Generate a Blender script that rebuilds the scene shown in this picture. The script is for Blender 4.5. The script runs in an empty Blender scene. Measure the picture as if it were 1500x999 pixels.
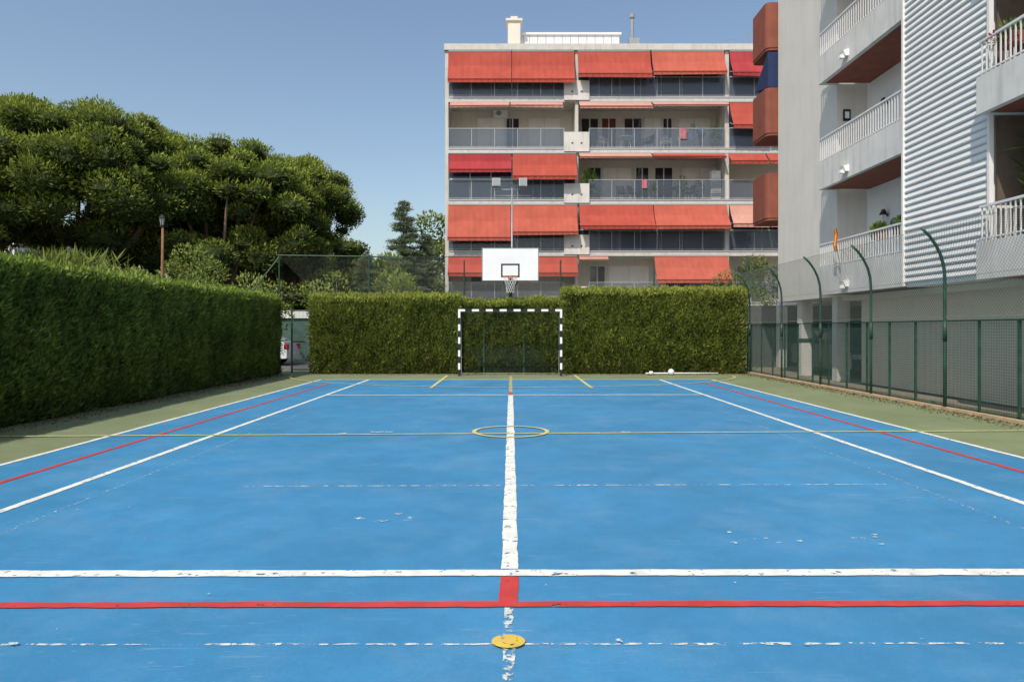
import bpy, math, random
import numpy as np
from mathutils import Vector
random.seed(4); rng=np.random.default_rng(7)
S=bpy.context.scene
col=S.collection
EYE=1.41
# ---------------------------------------------------------------- materials
def nt(m):
    m.use_nodes=True; t=m.node_tree; return t,t.nodes,t.links
def mat(name,c,rough=.75,scale=6.0,amt=.12,bump=0.0,metal=0,big=None,spec=.3,bscale=None,stain=None):
    m=bpy.data.materials.new(name); t,N,K=nt(m); b=N['Principled BSDF']
    b.inputs['Roughness'].default_value=rough; b.inputs['Metallic'].default_value=metal
    b.inputs['Specular IOR Level'].default_value=spec
    g=N.new('ShaderNodeNewGeometry')
    n=N.new('ShaderNodeTexNoise'); n.inputs['Scale'].default_value=scale; n.inputs['Detail'].default_value=6
    K.new(g.outputs['Position'],n.inputs['Vector'])
    r=N.new('ShaderNodeValToRGB'); r.color_ramp.elements[0].position=.3; r.color_ramp.elements[1].position=.7
    r.color_ramp.elements[0].color=[x*(1-amt) for x in c]+[1]; r.color_ramp.elements[1].color=[min(1,x*(1+amt)) for x in c]+[1]
    K.new(n.outputs['Fac'],r.inputs['Fac']); out=r.outputs['Color']
    if stain:
        mp=N.new('ShaderNodeMapping'); mp.inputs['Scale'].default_value=(2.6,2.6,.25)
        K.new(g.outputs['Position'],mp.inputs['Vector'])
        n2=N.new('ShaderNodeTexNoise'); n2.inputs['Scale'].default_value=2.2; n2.inputs['Detail'].default_value=8
        K.new(mp.outputs[0],n2.inputs['Vector'])
        r2=N.new('ShaderNodeValToRGB'); r2.color_ramp.elements[0].position=.5; r2.color_ramp.elements[1].position=.8
        r2.color_ramp.elements[0].color=(0,0,0,1); r2.color_ramp.elements[1].color=(stain,)*3+(1,)
        K.new(n2.outputs['Fac'],r2.inputs['Fac'])
        mx=N.new('ShaderNodeMix'); mx.data_type='RGBA'; K.new(r2.outputs['Color'],mx.inputs[0]); K.new(out,mx.inputs[6])
        mx.inputs[7].default_value=[x*.5 for x in c]+[1]; out=mx.outputs[2]
    K.new(out,b.inputs['Base Color'])
    if bump:
        n3=N.new('ShaderNodeTexNoise'); n3.inputs['Scale'].default_value=bscale or scale*4; n3.inputs['Detail'].default_value=5
        K.new(g.outputs['Position'],n3.inputs['Vector'])
        bp=N.new('ShaderNodeBump'); bp.inputs['Strength'].default_value=bump; bp.inputs['Distance'].default_value=.02
        K.new(n3.outputs['Fac'],bp.inputs['Height']); K.new(bp.outputs[0],b.inputs['Normal'])
    return m
def paint(name,c,thr,soft=.02,scale=14,mapping=None):
    """road paint; worn-through areas really are missing (transparent)"""
    m=mat(name,c,.6,7,.14); t,N,K=nt(m); b=N['Principled BSDF']; o=N['Material Output']
    g=N.new('ShaderNodeNewGeometry')
    n=N.new('ShaderNodeTexNoise'); n.inputs['Scale'].default_value=scale; n.inputs['Detail'].default_value=10; n.inputs['Roughness'].default_value=.72
    K.new(g.outputs['Position'],n.inputs['Vector'])
    mr=N.new('ShaderNodeMapRange'); mr.inputs[1].default_value=thr-soft; mr.inputs[2].default_value=thr+soft
    K.new(n.outputs['Fac'],mr.inputs[0])
    tr=N.new('ShaderNodeBsdfTransparent'); mx=N.new('ShaderNodeMixShader')
    K.new(mr.outputs[0],mx.inputs[0]); K.new(tr.outputs[0],mx.inputs[1]); K.new(b.outputs[0],mx.inputs[2]); K.new(mx.outputs[0],o.inputs[0])
    return m
def leafmat(name,dark,light,brown=None,trans=.32):
    m=bpy.data.materials.new(name); t,N,K=nt(m); b=N['Principled BSDF']; o=N['Material Output']
    b.inputs['Roughness'].default_value=.65; b.inputs['Specular IOR Level'].default_value=.25
    a=N.new('ShaderNodeAttribute'); a.attribute_name='shade'
    r=N.new('ShaderNodeValToRGB'); e=r.color_ramp.elements
    e[0].position=.1; e[0].color=list(dark)+[1]; e[1].position=.9; e[1].color=list(light)+[1]
    if brown:
        x=e.new(0.0); x.color=list(brown)+[1]
    K.new(a.outputs['Fac'],r.inputs['Fac']); K.new(r.outputs['Color'],b.inputs['Base Color'])
    tl=N.new('ShaderNodeBsdfTranslucent'); K.new(r.outputs['Color'],tl.inputs['Color'])
    mx=N.new('ShaderNodeMixShader'); mx.inputs[0].default_value=trans
    K.new(b.outputs[0],mx.inputs[1]); K.new(tl.outputs[0],mx.inputs[2]); K.new(mx.outputs[0],o.inputs[0])
    return m
def glassmat(name,c,alpha,rough=.08):
    m=bpy.data.materials.new(name); t,N,K=nt(m); b=N['Principled BSDF']
    b.inputs['Base Color'].default_value=list(c)+[1]; b.inputs['Alpha'].default_value=alpha; b.inputs['Roughness'].default_value=rough
    b.inputs['Specular IOR Level'].default_value=.7
    return m
def courtmat(name,c,wearc,scr=.6):
    m=bpy.data.materials.new(name); t,N,K=nt(m); b=N['Principled BSDF']; b.inputs['Roughness'].default_value=.6; b.inputs['Specular IOR Level'].default_value=.3
    g=N.new('ShaderNodeNewGeometry')
    def noise(scale,det=6,rough=.55,mapping=None,rot=0,dist=0):
        n=N.new('ShaderNodeTexNoise'); n.inputs['Scale'].default_value=scale; n.inputs['Detail'].default_value=det; n.inputs['Roughness'].default_value=rough; n.inputs['Distortion'].default_value=dist
        if mapping:
            mp=N.new('ShaderNodeMapping'); mp.inputs['Scale'].default_value=mapping; mp.inputs['Rotation'].default_value=(0,0,rot)
            K.new(g.outputs['Position'],mp.inputs['Vector']); K.new(mp.outputs[0],n.inputs['Vector'])
        else: K.new(g.outputs['Position'],n.inputs['Vector'])
        return n.outputs['Fac']
    def ramp(f,p0,p1,v0=0,v1=1):
        mr=N.new('ShaderNodeMapRange'); K.new(f,mr.inputs[0]); mr.inputs[1].default_value=p0; mr.inputs[2].default_value=p1; mr.inputs[3].default_value=v0; mr.inputs[4].default_value=v1; return mr.outputs[0]
    def mul(a,bb):
        q=N.new('ShaderNodeMath'); q.operation='MULTIPLY'; K.new(a,q.inputs[0]); K.new(bb,q.inputs[1]); return q.outputs[0]
    def mix(f,a,bc):
        mx=N.new('ShaderNodeMix'); mx.data_type='RGBA'; K.new(f,mx.inputs[0])
        if isinstance(a,tuple): mx.inputs[6].default_value=a+(1,)
        else: K.new(a,mx.inputs[6])
        mx.inputs[7].default_value=tuple(bc)+(1,); return mx.outputs[2]
    lt=[min(1,x*.8+.10) for x in c]; lt2=[min(1,x*.7+.20) for x in c]
    base=mix(ramp(noise(.5,6,.6),.3,.7),tuple(x*.80 for x in c),[min(1,x*1.08) for x in c])
    base=mix(ramp(noise(2.6,8,.72),.42,.72,0,.55),base,[x*.68 for x in c])
    base=mix(ramp(noise(1.3,7,.7,(1,1,1),.4),.48,.78,0,.6),base,lt)
    base=mix(ramp(noise(70,3),.5,.8,0,.4),base,[x*.66 for x in c])
    base=mix(ramp(noise(38,4,.7),.60,.72,0,.35),base,lt)
    for k,(ms,rots) in enumerate([(.9,(.35,-.75,.02)),(1.2,(-.3,1.0,1.35))]):
        msk=ramp(noise(ms,3,.5,(1,1,1),k+.5),.46,.64)
        for i,ro in enumerate(rots):
            f=mul(ramp(noise(1.2+.55*i,3,.55,(1+.6*i,24+3*i,1),ro,.9),.66,.70,0,.45*scr),msk); base=mix(f,base,lt2 if (i+k)%3 else [x*.62 for x in c])
    base=mix(mul(ramp(noise(16,9,.8),.65,.675,0,.9*scr),ramp(noise(.8,4,.6,(1,1,1),2.0),.50,.60)),base,wearc)
    K.new(base,b.inputs['Base Color'])
    bp=N.new('ShaderNodeBump'); bp.inputs['Strength'].default_value=.35; bp.inputs['Distance'].default_value=.004
    K.new(noise(150,3),bp.inputs['Height']); K.new(bp.outputs[0],b.inputs['Normal'])
    return m
# ---------------------------------------------------------------- mesh builder
ALL=[]
class MB:
    def __init__(s,name,m,parent=None,smooth=False):
        s.name=name;s.m=m;s.p=parent;s.v=[];s.f=[];s.smooth=smooth;ALL.append(s)
    def box(s,x0,x1,y0,y1,z0,z1):
        i=len(s.v)
        s.v+=[(x0,y0,z0),(x1,y0,z0),(x1,y1,z0),(x0,y1,z0),(x0,y0,z1),(x1,y0,z1),(x1,y1,z1),(x0,y1,z1)]
        s.f+=[(i,i+3,i+2,i+1),(i+4,i+5,i+6,i+7),(i,i+1,i+5,i+4),(i+1,i+2,i+6,i+5),(i+2,i+3,i+7,i+6),(i+3,i,i+4,i+7)]
    def poly(s,pts):
        i=len(s.v); s.v+=[tuple(p) for p in pts]; s.f.append(tuple(range(i,i+len(pts))))
    def tube(s,pts,rad,seg=8,cap=True):
        pts=[Vector(p) for p in pts]
        if not hasattr(rad,'__len__'): rad=[rad]*len(pts)
        base=len(s.v); prev=None
        for k,p in enumerate(pts):
            if k==0:d=pts[1]-p
            elif k==len(pts)-1:d=p-pts[k-1]
            else:d=pts[k+1]-pts[k-1]
            d.normalize()
            if prev is None:
                a=d.cross(Vector((0,0,1)))
                if a.length<.05:a=d.cross(Vector((0,1,0)))
            else:
                a=prev-d*prev.dot(d)
            a.normalize(); prev=a; b=d.cross(a)
            for j in range(seg):
                t=2*math.pi*j/seg; s.v.append(tuple(p+(a*math.cos(t)+b*math.sin(t))*rad[k]))
        for k in range(len(pts)-1):
            for j in range(seg):
                q=base+k*seg; n=(j+1)%seg
                s.f.append((q+j,q+n,q+seg+n,q+seg+j))
        if cap:
            s.f.append(tuple(base+j for j in range(seg))[::-1]); q=base+(len(pts)-1)*seg; s.f.append(tuple(q+j for j in range(seg)))
    def prism(s,prof,axis,a0,a1):
        n=len(prof); i=len(s.v)
        for a in (a0,a1):
            for (u,w) in prof:
                s.v.append((a,u,w) if axis=='x' else ((u,a,w) if axis=='y' else (u,w,a)))
        s.f.append(tuple(range(i,i+n))); s.f.append(tuple(range(i+n,i+2*n))[::-1])
        for j in range(n):
            k=(j+1)%n; s.f.append((i+j,i+n+j,i+n+k,i+k))
    def ball(s,c,r,n=10,sz=1,jit=0):
        i=len(s.v)
        for a in range(n+1):
            th=math.pi*a/n
            for b in range(n):
                ph=2*math.pi*b/n; q=r*(1+jit*random.uniform(-1,1)); s.v.append((c[0]+q*math.sin(th)*math.cos(ph),c[1]+q*math.sin(th)*math.sin(ph),c[2]+q*sz*math.cos(th)))
        for a in range(n):
            for b in range(n):
                s.f.append((i+a*n+b,i+a*n+(b+1)%n,i+(a+1)*n+(b+1)%n,i+(a+1)*n+b))
    def done(s):
        if not s.f: return
        me=bpy.data.meshes.new(s.name); me.from_pydata(s.v,[],s.f); me.update()
        me.materials.append(s.m)
        if s.smooth: me.polygons.foreach_set('use_smooth',[True]*len(me.polygons))
        o=bpy.data.objects.new(s.name,me); col.objects.link(o)
        if s.p: o.parent=s.p
        s.o=o
def empty(name):
    o=bpy.data.objects.new(name,None); col.objects.link(o); return o
def unit(a): return a/np.maximum(np.linalg.norm(a,axis=1,keepdims=True),1e-6)
def leaves(name,P,D,L,W,shade,m,parent=None):
    n=len(P); D=unit(D); R=unit(rng.normal(size=(n,3))); Sd=unit(np.cross(D,R))
    L=np.broadcast_to(L,(n,)).reshape(n,1); W=np.broadcast_to(W,(n,)).reshape(n,1)
    V=np.stack([P,P+D*L*.45+Sd*W/2,P+D*L,P+D*L*.45-Sd*W/2],axis=1).reshape(-1,3).astype(np.float32)
    me=bpy.data.meshes.new(name); me.vertices.add(4*n); me.loops.add(4*n); me.polygons.add(n)
    me.vertices.foreach_set('co',V.ravel()); me.loops.foreach_set('vertex_index',np.arange(4*n,dtype=np.int32))
    me.polygons.foreach_set('loop_start',np.arange(0,4*n,4,dtype=np.int32))
    at=me.attributes.new('shade','FLOAT','POINT'); at.data.foreach_set('value',np.repeat(np.clip(shade,0.0,1),4).astype(np.float32))
    me.update(calc_edges=True); me.validate(); me.materials.append(m)
    o=bpy.data.objects.new(name,me); col.objects.link(o)
    if parent:o.parent=parent
    return o
_w=[(rng.normal(size=2),rng.uniform(0,6.28)) for _ in range(24)]
def sn(u,v,f=1.0):
    r=0
    for i,(k,p) in enumerate(_w):
        sc=f*(1+.35*i); r=r+np.sin(u*k[0]*sc+v*k[1]*sc+p)/(1+.25*i)
    return r/5.0
# ---------------------------------------------------------------- palette
M_ground=mat('dry_ground',(.26,.22,.16),.9,1.5,.25,.3)
M_green=courtmat('green_court_paint',(.215,.255,.135),(.36,.36,.27),.5)
M_blue=courtmat('blue_court_paint',(.052,.245,.455),(.50,.58,.60),1.0)
M_white=paint('white_line_paint',(.72,.73,.67),.40,.02,16)
M_whitew=paint('worn_white_paint',(.60,.64,.61),.51,.02,16)
M_whitevw=paint('very_worn_white_paint',(.46,.56,.60),.57,.02,30)
M_patch=paint('flaked_patch_paint',(.55,.62,.60),.535,.02,9)
M_red=paint('red_line_paint',(.50,.05,.045),.36,.02,18)
M_yel=paint('yellow_line_paint',(.56,.53,.22),.38,.03,20)
M_yelw=paint('worn_yellow_paint',(.52,.47,.22),.46,.04,20)
M_spot=paint('yellow_spot_paint',(.62,.44,.08),.40,.02,24)
M_conc=mat('concrete',(.56,.54,.50),.85,3,.08,.1,stain=.4)
M_kerb=mat('kerb_concrete',(.50,.36,.22),.9,5,.2,.2)
M_cream=mat('cream_render',(.70,.65,.55),.85,1.2,.04,.06,stain=.15)
M_creamw=mat('cream_end_render',(.68,.65,.59),.85,1.2,.04,.06,stain=.18)
M_wallw=mat('white_render',(.80,.80,.79),.85,1.2,.04,.06,stain=.1)
M_louv=mat('white_louver_slats',(.74,.73,.70),.7,2,.05,spec=.15)
M_terra=mat('terracotta_paint',(.24,.075,.048),.8,3,.12,.1,stain=.4)
M_fascia=mat('balcony_concrete',(.64,.62,.58),.85,2,.07,.1,stain=.5)
M_rail=mat('white_rail',(.66,.66,.65),.45,5,.05)
M_railg=mat('aluminium_rail',(.45,.46,.47),.4,5,.05,metal=.3)
M_gpaint=mat('green_fence_paint',(.024,.07,.048),.5,8,.3)
M_gwire=mat('green_wire',(.045,.09,.08),.5,8,.2)
M_galv=mat('galvanised_wire',(.22,.24,.22),.5,8,.1)
M_steel=mat('grey_steel',(.33,.34,.35),.45,8,.1,metal=.4)
M_black=mat('black_paint',(.02,.02,.02),.5,5,.1)
M_wpaint=mat('white_board_paint',(.78,.79,.80),.4,2,.05)
M_orange=mat('orange_rim',(.5,.11,.03),.5)
M_netw=mat('net_cord',(.65,.65,.62),.8)
M_netd=mat('dark_net_cord',(.10,.11,.10),.8)
M_dark=mat('dark_interior',(.10,.10,.10),.9)
M_glassd=glassmat('dark_window_glass',(.025,.03,.04),1,.06)
M_glassb=glassmat('balustrade_glass',(.12,.15,.19),.36,.08)
M_bark=mat('pine_bark',(.17,.11,.08),.95,5,.35,.6)
M_awn=[mat('red_awning_fabric',(.39,.07,.047),.85,1.3,.12,stain=.3),mat('orange_awning_fabric',(.44,.10,.065),.85,1.3,.12,stain=.3),mat('crimson_awning_fabric',(.36,.04,.045),.85,1.3,.12,stain=.2),mat('faded_awning_fabric',(.53,.27,.21),.85,1.3,.08,stain=.2)]
M_seam=mat('awning_seam',(.28,.05,.03),.85)
M_navy=mat('navy_awning',(.02,.035,.10),.85)
M_shut=mat('cream_shutter',(.80,.78,.73),.6,3,.05)
M_wood=mat('red_wood_door',(.16,.04,.025),.6,6,.2)
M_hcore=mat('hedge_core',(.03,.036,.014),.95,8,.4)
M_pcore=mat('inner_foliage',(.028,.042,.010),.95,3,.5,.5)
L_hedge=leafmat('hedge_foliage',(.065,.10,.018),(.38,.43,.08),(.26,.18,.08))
L_hedge2=leafmat('shaded_hedge_foliage',(.05,.09,.018),(.29,.39,.065),(.16,.12,.05))  # darker copy of the hedge greens, with shade put into the colour
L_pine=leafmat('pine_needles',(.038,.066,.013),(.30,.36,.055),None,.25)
L_bush=leafmat('bush_foliage',(.06,.10,.02),(.30,.37,.09))
L_cedar=leafmat('cedar_foliage',(.06,.09,.055),(.25,.31,.17))
L_pot=leafmat('pot_plant_foliage',(.04,.09,.015),(.22,.32,.07))
# ---------------------------------------------------------------- ground and court
g=MB('ground',M_ground); g.poly([(-900,-300,-.03),(900,-300,-.03),(900,1500,-.03),(-900,1500,-.03)])
g=MB('green_court_surround',M_green); g.poly([(-7.9,-4,0),(7.62,-4,0),(7.62,23.2,0),(-7.9,23.2,0)])
g=MB('blue_court',M_blue); g.poly([(-5.30,-4,.004),(5.62,-4,.004),(5.62,19.05,.004),(-5.30,19.05,.004)])
g=MB('access_road',mat('asphalt',(.12,.12,.12),.9,3,.2,.3)); g.poly([(-40,24,-.02),(7,24,-.02),(7,36,-.02),(-40,36,-.02)])
CM=empty('court_markings')
rl_=random.Random(21)
def line(name,m,a,b,w,z=.008,rag=.0028):
    """painted line with slightly ragged edges"""
    a=Vector((a[0],a[1],0)); b=Vector((b[0],b[1],0)); L=(b-a).length; d=(b-a).normalized(); n=Vector((-d.y,d.x,0)); zz=Vector((0,0,z))
    q=MB(name,m,CM); N_=int(min(500,max(4,L/.03))); pa=pb=None; sa=sb=0
    for i in range(N_+1):
        sa=sa*.8+rl_.uniform(-rag,rag); sb=sb*.8+rl_.uniform(-rag,rag)
        c=a+d*L*i/N_+zz; A=c+n*(w/2+sa); B=c-n*(w/2+sb)
        if pa is not None: q.poly([pa,pb,B,A])
        pa,pb=A,B
def arc(name,m,cx,cy,rx,ry,w,t0,t1,z,n=64):
    q=MB(name,m,CM)
    for i in range(n):
        a=t0+(t1-t0)*i/n; b=t0+(t1-t0)*(i+1)/n
        P=lambda t,k:(cx+(rx+k)*math.cos(t),cy+(ry+k)*math.sin(t),z)
        q.poly([P(a,-w/2),P(a,w/2),P(b,w/2),P(b,-w/2)])
def flake(cx,cy,rx,ry,m,z=.0075,n=26):
    """irregular flake shape"""
    q=MB('paint_chip',m,CM); pts=[]
    for i in range(n):
        t=2*math.pi*i/n; k=1+rl_.uniform(-.45,.35); pts.append((cx+rx*k*math.cos(t),cy+ry*k*math.sin(t),z))
    for i in range(n): q.poly([(cx,cy,z),pts[i],pts[(i+1)%n]])
line('outer_sideline',M_white,(-5.27,-4),(-5.27,19.0),.07); line('outer_sideline',M_white,(5.59,-4),(5.59,19.0),.07)
line('tennis_sideline',M_white,(-3.93,-4),(-3.93,19.0),.075); line('tennis_sideline',M_white,(4.14,-4),(4.14,19.0),.075)
line('red_sideline',M_red,(-4.67,3.4),(-4.67,17.6),.065); line('red_sideline',M_red,(5.04,3.4),(5.04,17.6),.065)
line('service_line',M_white,(-5.3,3.90),(5.6,3.955),.10,.0105)
line('centre_service_line',M_white,(-.005,4.0),(0,14.45),.10)
line('far_service_line',M_white,(-3.93,14.5),(4.14,14.6),.09,.0105)
line('far_baseline',M_white,(-5.2,18.9),(5.55,18.98),.09,.0105)
line('red_end_line',M_red,(-5.3,3.455),(5.6,3.51),.07,.0105)
line('red_centre_mark',M_red,(-.012,3.52),(-.005,3.87),.10,.0085)
line('red_centre_mark',M_red,(0,14.65),(0,15.1),.09,.0085)
line('worn_centre_line',M_whitew,(-.012,-1),(-.012,3.44),.045,.0085,.005)
line('worn_cross_line',M_whitew,(-5.2,3.03),(5.4,3.06),.014,.0075,.003)
line('faded_cross_line',M_whitew,(-2.4,6.1),(3.4,6.18),.02,.0075)
line('faded_sideline',M_whitevw,(-3.5,4),(-3.5,12),.04,.0075); line('faded_sideline',M_whitevw,(3.62,4),(3.62,12),.04,.0075)
line('yellow_halfway_line',M_yel,(-7.0,8.9),(7.3,9.42),.058,.0135)
arc('yellow_centre_circle',M_yel,0.0,9.33,.50,.50,.058,0,2*math.pi,.0160)
arc('yellow_spot',M_spot,-.01,3.055,.042,.033,.066,0,2*math.pi,.0165,32)
line('yellow_key_line',M_yel,(-1.9,16.2),(-1.9,20.6),.08,.0135); line('yellow_key_line',M_yel,(1.93,16.2),(1.93,20.6),.08,.0135)
arc('yellow_three_point_arc',M_yelw,0.05,20.7,6.6,4.3,.09,math.pi,2*math.pi,.0160)
line('yellow_centre_dash',M_yelw,(0,15.2),(0,20.3),.08,.0105)
for i in range(16):
    t=rl_.uniform(0,6.28); flake(-.93+.19*math.cos(t),5.08+.10*math.sin(t),rl_.uniform(.02,.06),rl_.uniform(.01,.03),M_patch,.0075+.0002*i)
for i in range(34):
    flake(rl_.uniform(1.35,2.55),4.55+rl_.gauss(0,.08),rl_.uniform(.008,.03),rl_.uniform(.005,.018),M_patch,.0075+.0001*i,12)
for i in range(40):
    flake(rl_.uniform(-4.8,5.2),rl_.uniform(2.6,7.5),rl_.uniform(.004,.014),rl_.uniform(.003,.009),M_patch,.0075+.0001*i,9)
line('worn_patch',M_whitew,(-1.9,9.26),(-1.6,9.27),.06,.0165)
for cx,cy,r in [(-2.27,9.14,.06),(1.57,9.28,.05),(3.3,3.05,.025),(1.33,3.03,.02),(-.02,2.85,.03),(2.3,3.15,.012),(-1.6,3.6,.010),(-1.0,3.04,.02),(-2.2,3.03,.025),(.5,3.06,.02)]:
    flake(cx,cy,r*1.3,r*.7,M_patch,.0172,14)
# ---------------------------------------------------------------- hedges
def hedge_block(name,x0,x1,y0,y1,h,face,n,lm,L=.11,W=.035,parent=None,hvar=.05,amp=.10,n_top=.3,dark=0):
    """clipped cypress hedge"""
    E=parent or empty(name)
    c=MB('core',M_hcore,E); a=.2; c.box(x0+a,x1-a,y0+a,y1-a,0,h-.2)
    def hh(u): return h+hvar*sn(u,u*0+1.3,1.2)
    def emit(k,side):
        u=rng.random(k); v=rng.random(k)
        ax='y' if side[1]=='y' else 'x'
        if side!='top':
            A=(x0+(x1-x0)*u) if ax=='y' else (y0+(y1-y0)*u)
            Z=v*hh(A); d=amp*sn(A*1.0,Z*.45,2.2)+.08*sn(A,Z*.5,6); dep=rng.random(k)**1.8*.22; s=-1 if side[0]=='-' else 1
            base={'-y':y0,'+y':y1,'-x':x0,'+x':x1}[side]
            rnd=np.clip((Z-(hh(A)-.25))/.25,0,1)**2*.12
            B=base+s*(d-dep-.05-rnd)
            P=np.stack([A,B,Z],1) if ax=='y' else np.stack([B,A,Z],1)
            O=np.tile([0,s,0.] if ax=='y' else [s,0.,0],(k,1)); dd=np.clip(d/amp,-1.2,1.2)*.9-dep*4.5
        else:
            X=x0+(x1-x0)*u; Y=y0+(y1-y0)*v; along=X if (x1-x0)>(y1-y0) else Y
            Z=hh(along)+.05*sn(X*2,Y*2,3)-rng.random(k)**2*.15-.05; P=np.stack([X,Y,Z],1); O=np.tile([0,0,.4],(k,1)); dd=.7+0*X
        D=O*.6+np.array([0,0,.85])+rng.normal(size=(k,3))*.38
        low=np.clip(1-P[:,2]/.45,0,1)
        sh=.46+.28*dd+rng.normal(size=k)*.16+.18*sn(P[:,0]*1.2+P[:,1]*1.2,P[:,2],1.0)+.24*np.clip((P[:,2]-h+.5)/.5,0,1)-.24*low-dark  # lit top, shaded foot and hollows put into the leaf tone, plus random variation
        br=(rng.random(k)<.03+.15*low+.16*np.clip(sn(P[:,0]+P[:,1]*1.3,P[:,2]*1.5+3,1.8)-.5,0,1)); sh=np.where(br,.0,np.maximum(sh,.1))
        return P,D,sh
    jobs=[({'-y':'-y','+x':'+x'}[face],n),('top',int(n*n_top))]
    for sd,span,ok in [('-x',y1-y0,face=='-y'),('+x',y1-y0,face=='-y'),('-y',x1-x0,face=='+x'),('+y',x1-x0,True),('-x',y1-y0,face=='+x')]:
        if not ok: continue
        full=(x1-x0) if face=='-y' else (y1-y0)
        jobs.append((sd,int(n*span/full*(.35 if span==full else 1))))
    R=[emit(k,sd) for sd,k in jobs]
    P=np.concatenate([r[0] for r in R]);D=np.concatenate([r[1] for r in R]);s=np.concatenate([r[2] for r in R])
    LL=L*rng.uniform(.6,1.4,len(P)); WW=W*rng.uniform(.6,1.5,len(P))
    # unclipped sprouts along the top
    k=int(260*max(x1-x0,y1-y0)); cl=rng.random((max(4,k//30),2)); idx=rng.integers(0,len(cl),k)
    X=x0+(x1-x0)*np.clip(cl[idx,0]+rng.normal(size=k)*.01,0,1) if (x1-x0)>(y1-y0) else x0+(x1-x0)*np.clip(cl[idx,0]*.9+rng.normal(size=k)*.05,0,.97)
    Y=y0+(y1-y0)*np.clip(cl[idx,1]+rng.normal(size=k)*.006,0,1) if (x1-x0)<=(y1-y0) else y0+(y1-y0)*np.clip(cl[idx,1]*.9,0.05,1)
    along=X if (x1-x0)>(y1-y0) else Y
    P=np.concatenate([P,np.stack([X,Y,hh(along)-.04+rng.random(k)*.10],1)]); D=np.concatenate([D,np.array([0,0,1.])+rng.normal(size=(k,3))*.35]); s=np.concatenate([s,.75+rng.normal(size=k)*.12])
    LL=np.concatenate([LL,rng.uniform(.06,.14,k)]); WW=np.concatenate([WW,np.full(k,.025)])
    leaves('foliage',P,D,LL,WW,s,lm,E)
    return E
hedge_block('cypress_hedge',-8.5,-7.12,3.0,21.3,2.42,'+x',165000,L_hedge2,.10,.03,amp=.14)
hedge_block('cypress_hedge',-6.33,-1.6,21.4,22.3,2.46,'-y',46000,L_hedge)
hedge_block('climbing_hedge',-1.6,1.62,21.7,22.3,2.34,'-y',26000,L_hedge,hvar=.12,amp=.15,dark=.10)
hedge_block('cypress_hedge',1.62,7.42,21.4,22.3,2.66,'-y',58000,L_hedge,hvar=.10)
# ---------------------------------------------------------------- trees
def puffs(centers,radii,per,L,W,flat=.75,base=.45):
    PP=[];DD=[];SS=[]
    for c,r in zip(centers,radii):
        k=max(20,int(per*r*r)); U=unit(rng.normal(size=(k,3))); rr=r*rng.random(k)**.25
        rr*=1+.20*sn(U[:,0]*3+c[0],U[:,2]*3+U[:,1]*2,1.3)
        P=c+U*rr[:,None]*np.array([1,1,flat]); D=U*.8+rng.normal(size=(k,3))*.45+np.array([0,0,.45])
        sh=base+.36*U[:,2]+rng.normal()*.10+rng.normal(size=k)*.12+.5*(rr/r-.85)  # clump tops lighter, undersides and insides darker: shading put into the leaf colour
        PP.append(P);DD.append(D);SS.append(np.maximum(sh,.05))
    return np.concatenate(PP),np.concatenate(DD),np.concatenate(SS)
def umbrella_pine(x,y,cx,cy,rx,ztop,zbot,npf,pr,per=900,seed=1,fork=.45):
    E=empty('umbrella_pine'); r=np.random.default_rng(seed)
    H=ztop-zbot; C=[];R=[]
    for i in range(npf):
        a=r.uniform(0,2*math.pi)
        rad=math.sqrt(r.random())
        zt=math.sqrt(max(0,1-rad**2.3))
        z=zbot+H*(.30+.66*zt)*r.uniform(.80,1.0) if r.random()<.62 else zbot+H*r.uniform(.05,.55)*(.5+.5*zt)
        q=pr*r.uniform(.55,1.2)
        C.append((cx+math.cos(a)*rad*(rx-q*.6),cy+math.sin(a)*rad*(rx-q*.6),z-q*.4)); R.append(q)
    C=np.array(C); P,D,s=puffs(C,R,per,.22,.06,.72); s+=.16*(P[:,2]-(zbot+H*.5))/H  # needles also lightened with height, top light put into their colour
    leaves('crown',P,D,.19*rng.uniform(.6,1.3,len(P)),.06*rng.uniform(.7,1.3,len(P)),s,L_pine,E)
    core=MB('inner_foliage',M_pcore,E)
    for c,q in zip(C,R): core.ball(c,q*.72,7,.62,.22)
    T=MB('trunk_and_limbs',M_bark,E,True)
    zf=zbot*fork+.3; lean=Vector(((cx-x)*.5,(cy-y)*.5,0))
    T.tube([(x,y,-.1),(x+lean.x*.2,y,zf*.4),(x+lean.x*.6,y+lean.y*.5,zf)],[.36,.29,.24])
    for k in range(0,npf,max(1,npf//16)):
        c=C[k]; f=Vector((x+lean.x*.6,y+lean.y*.5,zf)); m=f.lerp(Vector(c),.45)+Vector((0,0,-.3+r.uniform(-.2,.4)))
        T.tube([f,m,tuple(c-np.array([0,0,.1]))],[.15,.10,.04],6)
    return E
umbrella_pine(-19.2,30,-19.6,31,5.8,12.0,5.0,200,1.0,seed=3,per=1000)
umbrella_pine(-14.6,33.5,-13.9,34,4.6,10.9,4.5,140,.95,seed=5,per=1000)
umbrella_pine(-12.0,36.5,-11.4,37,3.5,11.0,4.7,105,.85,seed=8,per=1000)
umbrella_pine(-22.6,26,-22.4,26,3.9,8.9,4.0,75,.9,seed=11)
umbrella_pine(-17.3,35,-17.0,35.5,3.9,11.8,4.8,100,1.0,per=850,seed=14)
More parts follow.
